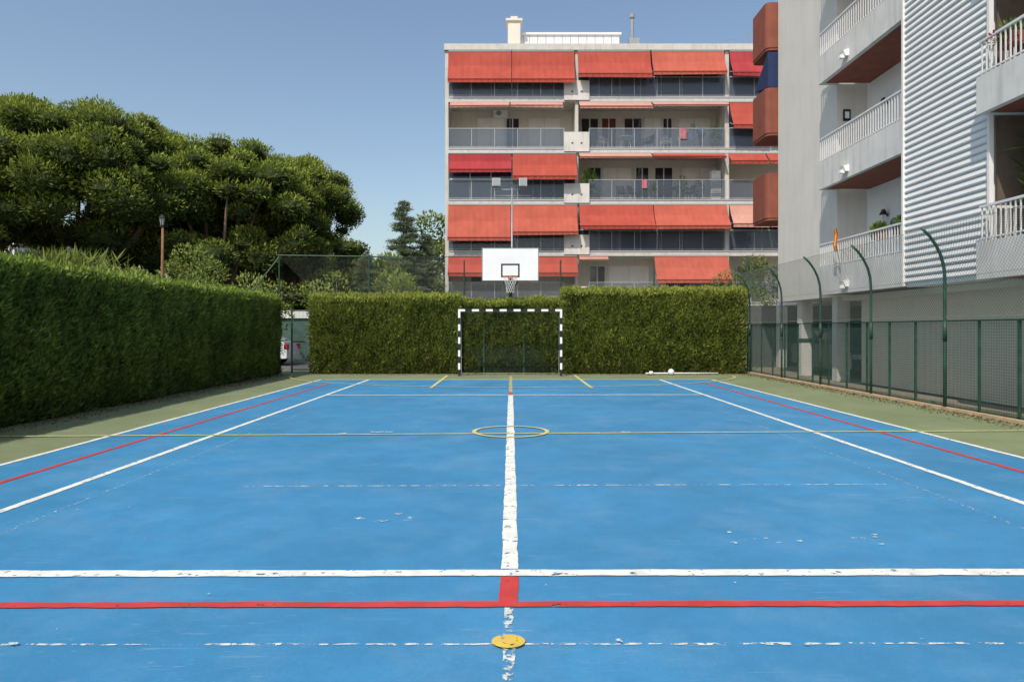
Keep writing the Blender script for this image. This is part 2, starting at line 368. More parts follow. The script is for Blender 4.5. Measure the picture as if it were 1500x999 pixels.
def bush(name,blobs,lm,per,L,W,trunk=True,flat=.9,base=.45):
    E=empty(name); C=np.array([b[:3] for b in blobs],float); R=[b[3] for b in blobs]
    P,D,s=puffs(C,R,per,L,W,flat,base); P[:,2]=np.maximum(P[:,2],.02)
    leaves('foliage',P,D,L*rng.uniform(.6,1.3,len(P)),W*rng.uniform(.6,1.4,len(P)),s,lm,E)
    if trunk:
        T=MB('stems',M_bark,E,True)
        for b in blobs[::3]: T.tube([(b[0],b[1],-.05),(b[0]+.05,b[1],b[2]*.5),(b[0],b[1],b[2])],[.07,.05,.02],6)
    return E
r2=random.Random(5)
bl=[]
for i in range(85):
    x=r2.uniform(-24,-9.5); y=r2.uniform(24.5,29)
    h=r2.uniform(1.2,3.3)*(1 if x<-12 else .85); bl.append((x,y,h,r2.uniform(.5,.95)))
bush('shrub_thicket',bl,L_bush,750,.15,.06)
bush('round_shrub',[(-13.2,28.2,4.1,.9),(-12.6,28.4,3.6,.8),(-13.9,28.3,3.5,.8),(-13.1,28.3,3.0,.8)],L_bush,1100,.14,.06,base=.7)
RD=empty('reed_clump'); k=5000
cx=rng.normal(-18.2,1.0,k); cy=rng.normal(27,.4,k); zz=rng.uniform(1.5,4.1,k)
leaves('blades',np.stack([cx,cy,zz],1),np.stack([rng.normal(size=k),rng.normal(size=k)*.6,.9+rng.random(k)],1),.7,.05,.7+rng.normal(size=k)*.2,L_bush,RD)
bl=[]
for i in range(130):
    x=r2.uniform(-19,-3.3); y=r2.uniform(41,50)
    zt=6.0+1.3*math.sin(x*.9)+.7*math.sin(x*2.3); bl.append((x,y,r2.uniform(1,zt),r2.uniform(.8,1.4)))
for i in range(90):
    x=r2.uniform(-80,-20); y=r2.uniform(62,72); bl.append((x,y,r2.uniform(2,8+1.5*math.sin(x*.4)),r2.uniform(1.5,2.6)))
bush('distant_trees',bl,L_bush,330,.30,.14,trunk=False,base=.45)
bl=[]
for i in range(28):
    x=r2.uniform(-9.3,-3.9); bl.append((x,r2.uniform(30.5,34),r2.uniform(1.2,3.6+.7*math.sin(x*2)),r2.uniform(.45,.8)))
bush('garden_shrubs',bl,L_bush,850,.14,.06,base=.5)
bush('garden_shrubs',[(10.2,29,2.4,.9),(9.4,29.5,3.2,.8),(11,29.5,3.4,.9),(9.0,29,1.4,.8),(12,30,2.4,1),(10.4,29,4.0,.6)],L_bush,850,.14,.06,base=.4)
def cedar(x,y,h,rb,seed):
    E=empty('cedar_tree'); r=np.random.default_rng(seed); T=MB('trunk_and_branches',M_bark,E,True)
    T.tube([(x,y,0),(x+.04,y,h*.5),(x,y,h)],[.16,.09,.015])
    P=[];D=[];s=[]
    z=.9
    while z<h-.1:
        f=1-z/h
        for k in range(7):
            a=r.uniform(0,6.283); L=rb*(f**.8)*r.uniform(.6,1.15)+.12
            tip=np.array([x+math.cos(a)*L,y+math.sin(a)*L,z+L*.15]); b0=np.array([x,y,z])
            T.tube([b0,(b0+tip)/2+[0,0,.08],tip],[.025,.018,.006],4)
            n=int(260*L)+25; t=r.random(n)**.7; q=b0+(tip-b0)*t[:,None]+r.normal(size=(n,3))*[.09,.09,.05]+[0,0,.05]
            q[:,2]-=.1*t**2
            P.append(q); D.append(np.tile([math.cos(a),math.sin(a),.1],(n,1))+r.normal(size=(n,3))*.6); s.append(.5+r.normal(size=n)*.16+.15*(t-.5))
        z+=.26+.1*f
    P=np.concatenate(P);leaves('needles',P,np.concatenate(D),.13*rng.uniform(.6,1.4,len(P)),.035,np.concatenate(s),L_cedar,E)
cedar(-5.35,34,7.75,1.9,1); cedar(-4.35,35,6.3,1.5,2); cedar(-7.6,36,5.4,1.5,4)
# ---------------------------------------------------------------- far apartment building
FB=empty('apartment_building_with_red_awnings')
DY=37.3
fx=lambda px:(px-748)*DY/1000
fz=lambda py:EYE+(482-py)*DY/1000
XL,XR=fx(652),17.5
conc=MB('slabs_and_frame',M_conc,FB); wall=MB('loggia_walls',M_cream,FB); dk=MB('dark_openings',M_glassd,FB)
gl=MB('balustrade_glass',M_glassb,FB); rl=MB('handrails',M_railg,FB); gp=MB('enclosed_glazing',glassmat('blue_glazing',(.03,.05,.08),.85,.12),FB)
shu=MB('roller_shutters',M_shut,FB); fr=MB('window_frames',M_rail,FB); wd=MB('wood_doors',M_wood,FB); box=MB('planter_boxes',M_fascia,FB); hole=MB('planter_holes',M_dark,FB)
cur=MB('curtains',mat('pale_curtains',(.45,.45,.43),.9,4,.2),FB)
zs=[2.87+2.8*k for k in range(6)]
for k,z in enumerate(zs):
    e=.12 if k==5 else 0
    conc.box(XL+.18 if k<5 else XL-.05,XR,DY-e,DY+(1.598 if k<5 else 12.2),z-.27,z+ (0.07 if k==5 else 0))
    rl.box(XL+.2,XR,DY-.03,DY-.002,z-.05,z+.03)
conc.box(XL,XL+.178,DY,DY+12,0,zs[5]-.272)
wall.box(XL+.18,XR,DY+1.6,DY+12,0,zs[5]-.272)
bays=[(fx(657),fx(843)),(fx(847),fx(1062)),(fx(1068),XR)]
for xa,xb in [(fx(842.5),fx(847.2)),(fx(1062),fx(1068))]:
    for k in range(6):
        z0=0 if k==0 else zs[k-1]; conc.box(xa,xb,DY+.02,DY+1.598,z0+.001,zs[k]-.271)
for k in range(0,5):
    z=zs[k]; xa,xb=fx(826),fx(863)
    box.box(xa,xb,DY-.14,DY-.035,z-.20,z+.86)
    for q in range(2):
        cx=xa+.45+q*.5; pts=[(cx+.06*math.cos(t),DY-.143,z+.25+.06*math.sin(t)) for t in [i*math.pi/4 for i in range(8)]]
        hole.poly(pts)
def balu(x0,x1,z):
    rl.box(x0,x1,DY-.02,DY+.03,z+1.07,z+1.10); rl.box(x0,x1,DY-.01,DY+.02,z+.08,z+.105)
    n=max(1,int((x1-x0)/1.15))
    for i in range(n+1):
        x=x0+(x1-x0)*i/n; rl.box(x-.014,x+.014,DY-.012,DY+.022,z,z+1.07)
    gl.box(x0,x1,DY+.004,DY+.012,z+.12,z+1.05)
rc_=random.Random(3)
def enclosed(x0,x1,z,zt,n):
    for i in range(n+1):
        x=x0+(x1-x0)*i/n; fr.box(x-.025,x+.025,DY+.16,DY+.20,z+.01,zt-.01)
    fr.box(x0,x1,DY+.155,DY+.195,z+1.15,z+1.19)
    gp.box(x0,x1,DY+.21,DY+.23,z+.01,zt-.01)
    for i in range(n):
        if rc_.random()<.45:
            a=x0+(x1-x0)*i/n+.05; cur.box(a,a+(x1-x0)/n*rc_.uniform(.3,.9),DY+.30,DY+.32,z+.02,zt-.02)
for k in range(0,5):
    z=zs[k]
    balu(bays[0][0],fx(826),z); balu(fx(863),bays[1][1],z); balu(bays[2][0],bays[2][1]-.1,z)
for (b,k,n) in [(0,4,6),(1,4,7),(2,4,3),(0,2,6),(0,1,6),(1,1,7),(2,1,3),(2,3,3)]:
    enclosed(bays[b][0]+.02,bays[b][1]-.02,zs[k],zs[k+1]-.272,n)
def window(x0,x1,z0,z1,kind):
    y=DY+1.6
    if kind=='s':
        shu.box(x0,x1,y-.05,y-.004,z0,z1)
        zz=z0+.1
        while zz<z1: shu.box(x0,x1,y-.065,y-.052,zz,zz+.05); zz+=.12
    elif kind=='w': wd.box(x0,x1,y-.05,y-.004,z0,z1)
    else: dk.box(x0,x1,y-.03,y-.004,z0,z1)
    for a,b in((x0-.06,x0),(x1,x1+.06),((x0+x1)/2-.03,(x0+x1)/2+.03)): fr.box(a,b,y-.08,y-.003,z0,z1)
    fr.box(x0-.06,x1+.06,y-.08,y-.003,z1,z1+.06)
for k,lst in {3:[(700,738,0,'s'),(742,760,0,'d'),(775,820,0,'s'),(852,876,0,'d'),(882,902,0,'w'),(915,940,0,'d'),(945,968,0,'s'),(972,984,0,'d'),(995,1040,0,'s')],
              2:[(862,880,0,'d'),(884,925,0,'s'),(932,950,0,'d'),(960,985,0,'d'),(1000,1050,0,'s')],
              0:[(864,886,0,'d'),(893,950,0,'s'),(975,1010,0,'d'),(690,735,0,'d'),(775,820,0,'s'),(1080,1120,0,'d')]}.items():
    for a,b,_,kd in lst: window(fx(a)*1.04,fx(b)*1.04,zs[k]+.02,zs[k]+2.1,kd)
AWN={}
sm=MB('awning_seams',M_seam,FB)
ra_=random.Random(9)
def awning(a,b,top,bot,mi,out=.55):
    """sloping fabric sheet with a valance, thin folds and side arms"""
    if mi not in AWN: AWN[mi]=MB('awning_fabric',M_awn[mi],FB)
    w=AWN[mi]; x0,x1=fx(a),fx(b); zt=fz(top)-.02
    yb=DY-.06-out; zb=EYE+(482-bot)*yb/1000; sk_=ra_.uniform(-.05,.05)
    n=max(4,int((x1-x0)/.32)); va=min(.2,(zt-zb)*.25); sag=min(.10,(zt-zb)*.08)
    for i in range(n):
        u0=x0+(x1-x0)*i/n; u1=x0+(x1-x0)*(i+1)/n; um=(u0+u1)/2
        for (p,q) in((u0,um),(um,u1)):
            da=.0 if p==u0 else .02; db=.02 if q==um else 0
            zA=zb+sk_*(p-x0)/(x1-x0)+(.015 if p==um else 0); zB=zb+sk_*(q-x0)/(x1-x0)+(.015 if q==um else 0); ym=(DY-.06+yb)/2+sag
            zmA=(zt+zA+va)/2; zmB=(zt+zB+va)/2
            w.poly([(p,DY-.06,zt),(q,DY-.06,zt),(q,ym+db,zmB),(p,ym+da,zmA)])
            w.poly([(p,ym+da,zmA),(q,ym+db,zmB),(q,yb+db,zB+va),(p,yb+da,zA+va)])
            w.poly([(p,yb+da-.004,zA+va),(q,yb+db-.004,zB+va),(q,yb+db+.01,zB),(p,yb+da+.01,zA)])
    sm.box(x0,x1,yb-.02,yb-.012,zb+va-.02,zb+va+.01)
    for x in (x0+.03,x1-.03): rl.tube([(x,DY-.02,(zt+zb)/2-.3),(x,yb+.03,zb+va)],.018,5)
    rl.box(x0,x1,DY-.09,DY-.064,zt-.01,zt+.06)
for a in [(657,749,76,121,0,.5),(750,841,76,121,0,.5),(846,952,76,113,0,.6),(954,1060,76,110,1,.6),(1068,1117,76,111,2,.6),(1119,1170,76,111,2,.6),
          (660,746,150,158,3,.5),(748,824,150,157,3,.5),(848,953,150,159,3,.6),(955,1063,150,156,3,.5),(1068,1118,150,188,0,.7),(1120,1180,150,188,0,.7),
          (658,749,225,253,2,.3),(751,844,225,263,0,.6),(848,953,225,232,3,.5),(955,1060,225,231,0,.5),(1066,1120,225,240,0,.6),(1122,1180,225,240,0,.6),
          (657,748,300,353,1,.6),(750,845,300,345,1,.6),(848,956,300,336,0,.75),(957,1064,300,336,1,.75),(1068,1120,300,333,3,.7),(1122,1180,300,333,3,.7),
          (657,748,375,405,0,.5),(750,845,375,405,0,.5),(958,1066,375,415,1,.75),(848,890,375,382,3,.4)]: awning(*a)
rf=MB('roof_plant_room',M_wallw,FB); Y=DY+3; g_=lambda px:(px-748)*Y/1000; h_=lambda py:EYE+(482-py)*Y/1000
rf.box(g_(768),g_(907),Y,Y+4,zs[5],h_(52)); rf.box(g_(764),g_(910),Y-.1,Y+4.1,h_(52)+.002,h_(49))
ch=MB('chimneys',M_cream,FB); ch.box(g_(744),g_(762),Y-.6,Y+.2,zs[5],h_(38)); ch.box(g_(741),g_(765),Y-.7,Y+.3,h_(38)+.002,h_(35)); ch.box(g_(748),g_(758),Y-.5,Y+.1,h_(35)+.002,h_(30))
for px in range(775,905,12): rl.box(g_(px),g_(px)+.04,Y-.03,Y-.002,zs[5]+.1,h_(53))
cp=MB('flue_pipe',M_steel,FB,False); cp.tube([(g_(926),Y,zs[5]),(g_(926),Y,h_(27))],.1,10); cp.tube([(g_(926),Y,h_(27)),(g_(926),Y,h_(22))],.17,10); cp.box(g_(921),g_(936),Y-.2,Y+.2,zs[5]+.07,h_(58))
an=MB('roof_aerial',M_steel,FB)
for px,t in((1062,58),(1098,50),(1108,40)): an.tube([(g_(px),Y,zs[5]),(g_(px),Y,h_(t))],.02,5)
an.tube([(g_(1062),Y,h_(60)),(g_(1085),Y,h_(57)),(g_(1108),Y,h_(45))],.012,4); an.tube([(g_(1100),Y,h_(44)),(g_(1116),Y,h_(42))],.015,4)
def chair(x,y,z,m,rot=0,p=None):
    E=empty('balcony_chair'); q=MB('chair_frame',m,E)
    c,s=math.cos(rot),math.sin(rot); T=lambda a,b,h:(x+a*c-b*s,y+a*s+b*c,z+h)
    for a,b in((-.22,-.22),(.22,-.22)): q.tube([T(a,b,0),T(a*.95,b,.62)],.022,5)
    for a,b in((-.22,.22),(.22,.22)): q.tube([T(a,b,0),T(a*.95,b*.95,.44),T(a*.9,b*1.25,.88)],.022,5)
    for k in range(5): q.tube([T(-.22,-.2+.1*k,.44),T(.22,-.2+.1*k,.44)],.035,5)
    for k in range(5): q.tube([T(-.21,.225+.012*k,.52+.085*k),T(.21,.225+.012*k,.52+.085*k)],.032,5)
    for a in(-.23,.23): q.tube([T(a,-.24,.64),T(a,.24,.66)],.024,5)
def table(x,y,z,m,r=.45):
    E=empty('balcony_table'); q=MB('table_top_and_legs',m,E)
    q.tube([(x,y,z+.70),(x,y,z+.74)],r,20)
    for k in range(4):
        a=math.pi/4+k*math.pi/2; q.tube([(x+.8*r*math.cos(a),y+.8*r*math.sin(a),z),(x+.6*r*math.cos(a),y+.6*r*math.sin(a),z+.70)],.025,5)
M_plw=mat('white_plastic',(.80,.80,.78),.5); M_pld=mat('dark_rattan',(.06,.045,.04),.8)
b3=zs[3]; b2=zs[2]; yF=DY+.45
table(fx(918),yF+.1,b3,M_plw,.5)
chair(fx(884),yF,b3,M_plw,.9); chair(fx(952),yF,b3,M_pld,-1.2); chair(fx(978),yF,b3,M_plw,.2)
chair(fx(930),yF,b2,M_pld,.8); chair(fx(972),yF,b2,M_pld,-.5); table(fx(990),yF+.1,b2,M_pld,.45); chair(fx(1012),yF,b2,M_pld,-1.3); chair(fx(912),yF,b2,M_pld,.1)
chair(fx(905),yF,zs[0],M_plw,.3)
AC=empty('air_conditioner_unit'); q=MB('case',M_plw,AC); q.box(fx(1046),fx(1060),DY+.5,DY+.9,b2,b2+1.7); q2=MB('grille',M_steel,AC)
for k in range(10): q2.box(fx(1047),fx(1059),DY+.485,DY+.499,b2+.3+.1*k,b2+.34+.1*k)
AC=empty('air_conditioner_unit'); q=MB('case',M_plw,AC); q.box(fx(722),fx(722)+.8,DY+1.2,DY+1.55,b3+2.12,b3+2.5); q=MB('fan',M_steel,AC); q.tube([(fx(722)+.3,DY+1.199,b3+2.31),(fx(722)+.3,DY+1.185,b3+2.31)],.15,14)
def potplant(x,y,z,h,r,n=260,name='potted_plant'):
    E=empty(name); q=MB('pot',M_terra,E,False); q.tube([(x,y,z),(x,y,z+.28),(x,y,z+.3)],[.11,.16,.17],12)
    k=n; U=unit(rng.normal(size=(k,3))); P=np.array([x,y,z+.3+h*.45])+U*rng.random((k,1))**.5*[r,r,h*.5]
    leaves('leaves',P,U+[0,0,.4],.16,.06,.6+rng.normal(size=k)*.2,L_pot,E)
potplant(fx(862)+.1,DY+.35,b2,1.5,.42,800); potplant(fx(872),DY+.5,b2,.9,.3); potplant(fx(1000),DY+.3,b2,1.1,.3); potplant(fx(958),DY+.25,b2,.8,.25); potplant(fx(1110),DY+.3,zs[0],1.0,.5,500); potplant(fx(1096),DY+.3,zs[1],.6,.3); potplant(fx(1050),DY+.3,b3,1.0,.3); potplant(fx(868),DY+.3,b3,.9,.25); potplant(fx(1026),DY+.3,b2,.8,.25)
tw=MB('hanging_towels',mat('towel_cloth',(.42,.16,.18),.9,6,.2),FB)
for px,ww,zz_,ln in ((996,.35,b3,.6),(940,.3,b2,.5)):
    x=fx(px)
    for i in range(4): tw.poly([(x+ww*i/4,DY-.03-.012*(i%2),zz_+1.11),(x+ww*(i+1)/4,DY-.03-.012*((i+1)%2),zz_+1.11),(x+ww*(i+1)/4,DY-.035-.02*((i+1)%2),zz_+1.11-ln),(x+ww*i/4,DY-.035-.02*(i%2),zz_+1.11-ln)])
PE=empty('person_bending_on_balcony')
def skinned(name,verts,edges,rad,m,loc):
    me=bpy.data.meshes.new(name); me.from_pydata([tuple(Vector(v)+Vector(loc)) for v in verts],edges,[]); o=bpy.data.objects.new(name,me); col.objects.link(o); o.parent=PE
    md=o.modifiers.new('skin','SKIN'); md.use_smooth_shade=True
    for i,r in enumerate(rad): me.skin_vertices[0].data[i].radius=(r,r)
    me.skin_vertices[0].data[0].use_root=True
    sd=o.modifiers.new('sub','SUBSURF'); sd.levels=1; sd.render_levels=1
    me.materials.append(m); return o
loc=(fx(1030),DY+.42,b3)
M_shirt=mat('pale_blue_shirt',(.20,.34,.58),.85); M_skin=mat('skin',(.45,.27,.18),.6); M_trous=mat('grey_trousers',(.12,.13,.16),.85); M_hair=mat('grey_hair',(.25,.24,.23),.8)
skinned('shirt_torso',[(0,0,.92),(-.12,0,1.08),(-.28,0,1.22),(-.36,0,1.28),(-.30,-.19,1.20),(-.36,-.24,1.02),(-.30,.19,1.20),(-.36,.24,1.02)],[(0,1),(1,2),(2,3),(2,4),(4,5),(2,6),(6,7)],[.15,.15,.16,.07,.075,.055,.075,.055],M_shirt,loc)
skinned('trousers',[(0,0,.90),(.02,-.10,.80),(-.02,-.11,.46),(.04,-.11,.08),(-.10,-.11,.04),(.02,.10,.80),(-.02,.11,.46),(.04,.11,.08),(-.10,.11,.04)],[(0,1),(1,2),(2,3),(3,4),(0,5),(5,6),(6,7),(7,8)],[.15,.10,.075,.055,.04,.10,.075,.055,.04],M_trous,loc)
for sgn in(-1,1):
    V=[(-.36,sgn*.24,1.02),(-.46,sgn*.22,.86),(-.50,sgn*.21,.80)]; Ed=[(0,1),(1,2)]; Ra=[.045,.032,.036]
    for f in range(4):
        a=(-.52-.01*f,sgn*(.235-.016*f),.755); b=(-.51,sgn*(.235-.016*f),.72); i=len(V); V+=[a,b]; Ed+=[(2,i),(i,i+1)]; Ra+=[.009,.008]
    i=len(V); V+=[(-.47,sgn*.18,.77)]; Ed+=[(2,i)]; Ra+=[.010]
    skinned('forearm_and_hand',V,Ed,Ra,M_skin,loc)
skinned('neck_and_head',[(-.36,0,1.28),(-.43,0,1.34),(-.50,0,1.37),(-.55,0,1.30),(-.60,0,1.325),(-.50,.085,1.36),(-.50,-.085,1.36)],[(0,1),(1,2),(2,3),(3,4),(2,5),(2,6)],[.055,.06,.10,.065,.015,.02,.02],M_skin,loc)
hb=MB('hair',M_hair,PE,True); hb.ball((loc[0]-.475,loc[1],loc[2]+1.41),.103,12,.85)
LA=empty('laundry_airer'); q=MB('airer_frame',M_rail,LA); lx=fx(1006); ly=DY+.35
for dx in(-.35,.35): q.tube([(lx+dx,ly-.25,b3),(lx+dx,ly+.25,b3+.9)],.012,5); q.tube([(lx+dx,ly+.25,b3),(lx+dx,ly-.25,b3+.9)],.012,5)
for k in range(6): q.tube([(lx-.35,ly-.25+.1*k,b3+.9),(lx+.35,ly-.25+.1*k,b3+.9)],.008,4)
for k,(c) in enumerate([(.6,.6,.62),(.45,.12,.12),(.3,.4,.65)]):
    cl=MB('cloth',mat('laundry_cloth',c,.9),LA); x=lx-.3+.22*k
    for i in range(4): cl.poly([(x+.05*i,ly-.24+.012*(i%2),b3+.9),(x+.05*i+.05,ly-.24+.012*((i+1)%2),b3+.9),(x+.05*i+.05,ly-.24+.02*((i+1)%2),b3+.45),(x+.05*i,ly-.24+.02*(i%2),b3+.45)])
# ---------------------------------------------------------------- right apartment building
RB=empty('white_apartment_building')
w=MB('walls',M_wallw,RB); cw=MB('cream_end_wall',M_creamw,RB); fa=MB('balcony_fascias',M_fascia,RB); so=MB('balcony_soffits',M_terra,RB)
lv=MB('louver_screen',M_louv,RB); ra=MB('balcony_railings',M_rail,RB); rdk=MB('window_glass',M_glassd,RB); rfr=MB('frames',M_rail,RB); rsh=MB('shutters',M_shut,RB)
tb=MB('terracotta_balconies',M_terra,RB); low=MB('ground_floor_wall',M_cream,RB); din=MB('parking_recess',M_dark,RB); cols=MB('pilotis',M_fascia,RB)
TOP=14.2; fl=[2.3+2.8*k for k in range(5)]
cw.box(8.7,10.195,18.2,22.2,2.28,TOP)
w.box(10.2,17,18.2,26,2.28,TOP)
w.box(9.5,17,4,18.195,2.28,TOP)
w.box(8.24,9.495,11.78,14.18,2.28,TOP)
z=2.36
while z<TOP-.1:
    lv.prism([(8.235,z),(8.195,z+.006),(8.185,z+.03),(8.212,z+.105),(8.235,z+.112)],'y',11.7,14.2); z+=.133
lv.box(8.16,8.238,14.2,14.26,2.3,TOP); lv.box(8.16,8.238,11.64,11.7,2.3,TOP)
def railing(x,ya,yb,z0,z1,sp=.11):
    ra.box(x-.02,x+.025,ya,yb,z1-.04,z1); ra.box(x-.01,x+.015,ya,yb,z0+.05,z0+.075)
    y=ya+.03
    while y<yb: ra.box(x-.008,x+.012,y-.008,y+.010,z0,z1-.04); y+=sp
def railx(xa,xb,y,z0,z1,sp=.11):
    ra.box(xa,xb,y-.02,y+.02,z1-.04,z1); x=xa+.05
    while x<xb: ra.box(x-.008,x+.008,y-.008,y+.008,z0,z1-.04); x+=sp
sp_=MB('balcony_spotlights',M_plw,RB); lant=MB('wall_lanterns',M_black,RB); lg=MB('lantern_glass',M_plw,RB)
for k,z in enumerate(fl):
    fa.box(8.2,8.32,14.27,18.2,z,z+.70); fa.box(8.321,8.698,18.08,18.195,z,z+.70)
    fa.box(8.321,9.498,14.27,18.07,z+.03,z+.22)
    so.box(8.322,9.497,14.272,18.068,z+.012,z+.0295)
    railing(8.25,14.3,18.18,z+.70,z+1.36)
    fa.box(7.94,8.06,5.5,11.64,z-.05,z+.58); fa.box(8.061,9.498,11.52,11.635,z-.05,z+.58)
    fa.box(8.061,9.498,5.5,11.519,z-.02,z+.18); so.box(8.062,9.497,5.5,11.518,z-.038,z-.0205)
    railing(7.99,5.6,11.62,z+.58,z+1.2)
    railx(8.05,9.4,11.58,z+.58,z+1.2)
    sp_.prism([(8.12,z+.14),(8.20,z+.14),(8.20,z+.30),(8.06,z+.27)],'y',16.55,16.75); sp_.box(8.02,8.12,16.6,16.7,z+.10,z+.18)
    lant.box(9.40,9.499,17.15,17.19,z+1.95,z+2.0); lant.prism([(9.30,z+1.98),(9.44,z+1.98),(9.37,z+2.12)],'y',17.10,17.24); lg.box(9.32,9.42,17.12,17.22,z+1.76,z+1.978)
    rdk.box(9.47,9.499,14.5,15.9,z+.24,z+2.25); rsh.box(9.44,9.468,15.1,16.1,z+.24,z+2.3)
    zz=z+.3
    while zz<z+2.25: rsh.box(9.43,9.4395,15.1,16.1,zz,zz+.03); zz+=.06
    for a in(14.45,15.9,16.1): rfr.box(9.42,9.499,a,a+.05,z+.222,z+2.35)
    rfr.box(9.42,9.499,14.5,15.9,z+2.25,z+2.31)
    rdk.box(9.46,9.499,6.5,11.2,z+.2,z+2.3)
    for a in(6.5,8.0,9.6,11.2): rfr.box(9.40,9.458,a,a+.06,z+.19,z+2.35)
M_shadew=mat('shade_painted_loggia_wall',(.12,.09,.07),.8)  # dark brown stands in for the upper balcony's shade on this wall
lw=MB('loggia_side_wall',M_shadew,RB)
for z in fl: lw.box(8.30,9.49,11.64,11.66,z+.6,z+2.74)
for z in [4.95,7.72,10.5]:
    prof=[]; r=.16
    x0,x1,y0,y1=8.33,10.19,22.25,23.6
    for (cx,cy,a0) in((x0+r,y0+r,math.pi),(x1-r,y0+r,1.5*math.pi),(x1-r,y1-r,0),(x0+r,y1-r,.5*math.pi)):
        for i in range(6): t=a0+i*math.pi/10; prof.append((cx+r*math.cos(t),cy+r*math.sin(t)))
    tb.prism(prof,'z',z+.08,z+1.55)
    sh=[(x0+(px-x0)*.98+.02,(py-y0)*.98+y0+.02) for px,py in prof]; tb.prism(sh,'z',z,z+.079)
nav=MB('navy_awning',M_navy,RB); nav.prism([(22.3,10.45),(23.4,9.6),(23.4,9.5),(22.3,9.3)],'x',8.4,10.1)
pq=MB('wall_plaque',M_black,RB); pq.box(8.86,9.05,18.168,18.195,6.95,7.25); pq2=MB('wall_plaque_face',M_wallw,RB); pq2.box(8.90,9.01,18.158,18.1675,7.01,7.19)
pl=MB('blue_plate',mat('blue_enamel',(.05,.15,.4),.4),RB); pl.tube([(9.499,16.9,4.0),(9.47,16.9,4.0)],.16,16)
low.box(9.2,9.48,3,17.9,0,2.149); din.box(13.5,13.6,17.9,26,0,2.3); din.box(9.0,13.5,25.9,26,0,2.3); din.box(9.481,13.6,17.6,17.9,0,2.26)
for y in(18.6,20.9,): cols.box(8.9,9.25,y,y+.3,-.02,2.275)
cols.box(10,10.3,25.4,25.7,-.02,2.275)
low.box(8.72,9.48,4,17.95,2.15,2.27)
gb=MB('coloured_band',M_gpaint,RB); gb.box(8.89,9.26,20.89,21.21,1.0,1.12)
FLG=empty('balcony_flag'); a=MB('flag_pole',M_steel,FLG); a.tube([(8.17,16.9,2.9),(7.98,16.9,3.95)],.012,6)
for i,(c) in enumerate([(.5,.03,.03),(.65,.42,.03),(.5,.03,.03)]):
    q=MB('flag_stripe',mat('flag_cloth',c,.85),FLG)
    h=[0,.09,.27,.36]
    for j in range(4):
        u0=j*.055;u1=u0+.055; o0=.02*math.sin(j*1.6);o1=.02*math.sin((j+1)*1.6)
        ya=16.9-h[i]*.45; yb_=16.9-h[i+1]*.45
        q.poly([(7.99+o0,ya-.01*j,3.90-u0*2.6),(7.99+o1,ya-.01*(j+1),3.90-u1*2.6),(8.0+o1,yb_-.01*(j+1),3.86-u1*2.6),(8.0+o0,yb_-.01*j,3.86-u0*2.6)])
def railplant(x,y,z,n,sx,sz,m=L_pot,name='balcony_plant'):
    E=empty(name); q=MB('planter',M_terra,E); q.box(x-.09,x+.09,y-sx,y+sx,z-.2,z-.02)
    U=unit(rng.normal(size=(n,3))); P=np.array([x,y,z])+U*rng.random((n,1))**.5*[.12,sx,sz]; P[:,2]=np.maximum(P[:,2],z-.1)
    leaves('leaves',P,U+[0,0,.3],.10,.045,.6+rng.normal(size=n)*.2,m,E)
railplant(8.42,15.6,3.66,500,.22,.16); railplant(8.42,14.7,3.66,350,.2,.15); railplant(8.2,11.2,6.25,300,.2,.18)
L_flow=leafmat('red_flowers',(.35,.03,.05),(.6,.08,.1))
E=empty('balcony_flowers'); k=40; P=np.stack([rng.normal(8.0,.04,k),rng.normal(11.3,.08,k),rng.normal(6.25,.06,k)],1); leaves('blooms',P,rng.normal(size=(k,3)),.05,.04,.5+0*P[:,0],L_flow,E)
E=empty('loggia_palm'); k=900; P=np.stack([rng.normal(8.9,.18,k),rng.normal(11.0,.2,k),rng.uniform(3.5,4.7,k)],1); leaves('fronds',P,np.stack([rng.normal(size=k),rng.normal(size=k),rng.normal(.2,.6,k)],1),.35,.03,.2+rng.normal(size=k)*.15,L_pot,E)
q=MB('pot',M_terra,E); q.tube([(8.9,11.0,2.49),(8.9,11.0,2.85)],[.14,.2],12); q.tube([(8.9,11.0,2.8),(8.92,11.0,4.2)],[.04,.03],6)
# ---------------------------------------------------------------- fences
def curve_pt(t):
    if t<2.3: return (7.60,t)
    a=min((t-2.3)/1.0,1.0)*math.radians(50); R=1.0/math.radians(50)
    return (7.60-R*(1-math.cos(a)),2.3+R*math.sin(a))
GF=empty('green_mesh_fence'); po=MB('posts_and_rails',M_gpaint,GF); wi=MB('welded_mesh',M_gwire,GF)
y=5.0;ya,yb=5.0,22.6
while y<yb: po.box(7.645,7.68,y-.018,y+.018,0,1.54); y+=.88
po.box(7.64,7.68,ya,yb,1.541,1.565); po.box(7.645,7.675,ya,yb,.06,.08)
y=ya
while y<yb: wi.box(7.657,7.661,y,y+.0045,.06,1.54); y+=.036
z=.1
while z<1.54: wi.box(7.662,7.666,ya,yb,z,z+.0045); z+=.045
KB=MB('fence_kerb',M_kerb); KB.box(7.56,7.80,-4,22.9,-.02,.05)
for i,y in enumerate([8.75,11.95,14.4,16.75,19.15,21.7]):
    E=empty('curved_fence_post'); q=MB('post',M_gpaint,E,True); q.tube([(curve_pt(t)[0],y,curve_pt(t)[1]) for t in [0,.8,1.6,2.1,2.3,2.5,2.7,2.9,3.1,3.3]],.027,8)
    q.tube([(7.6,y,1.2),(7.6,y,1.55)],.036,8)
CH=empty('chain_link_fence'); q=MB('chain_link_wires',M_galv,CH)
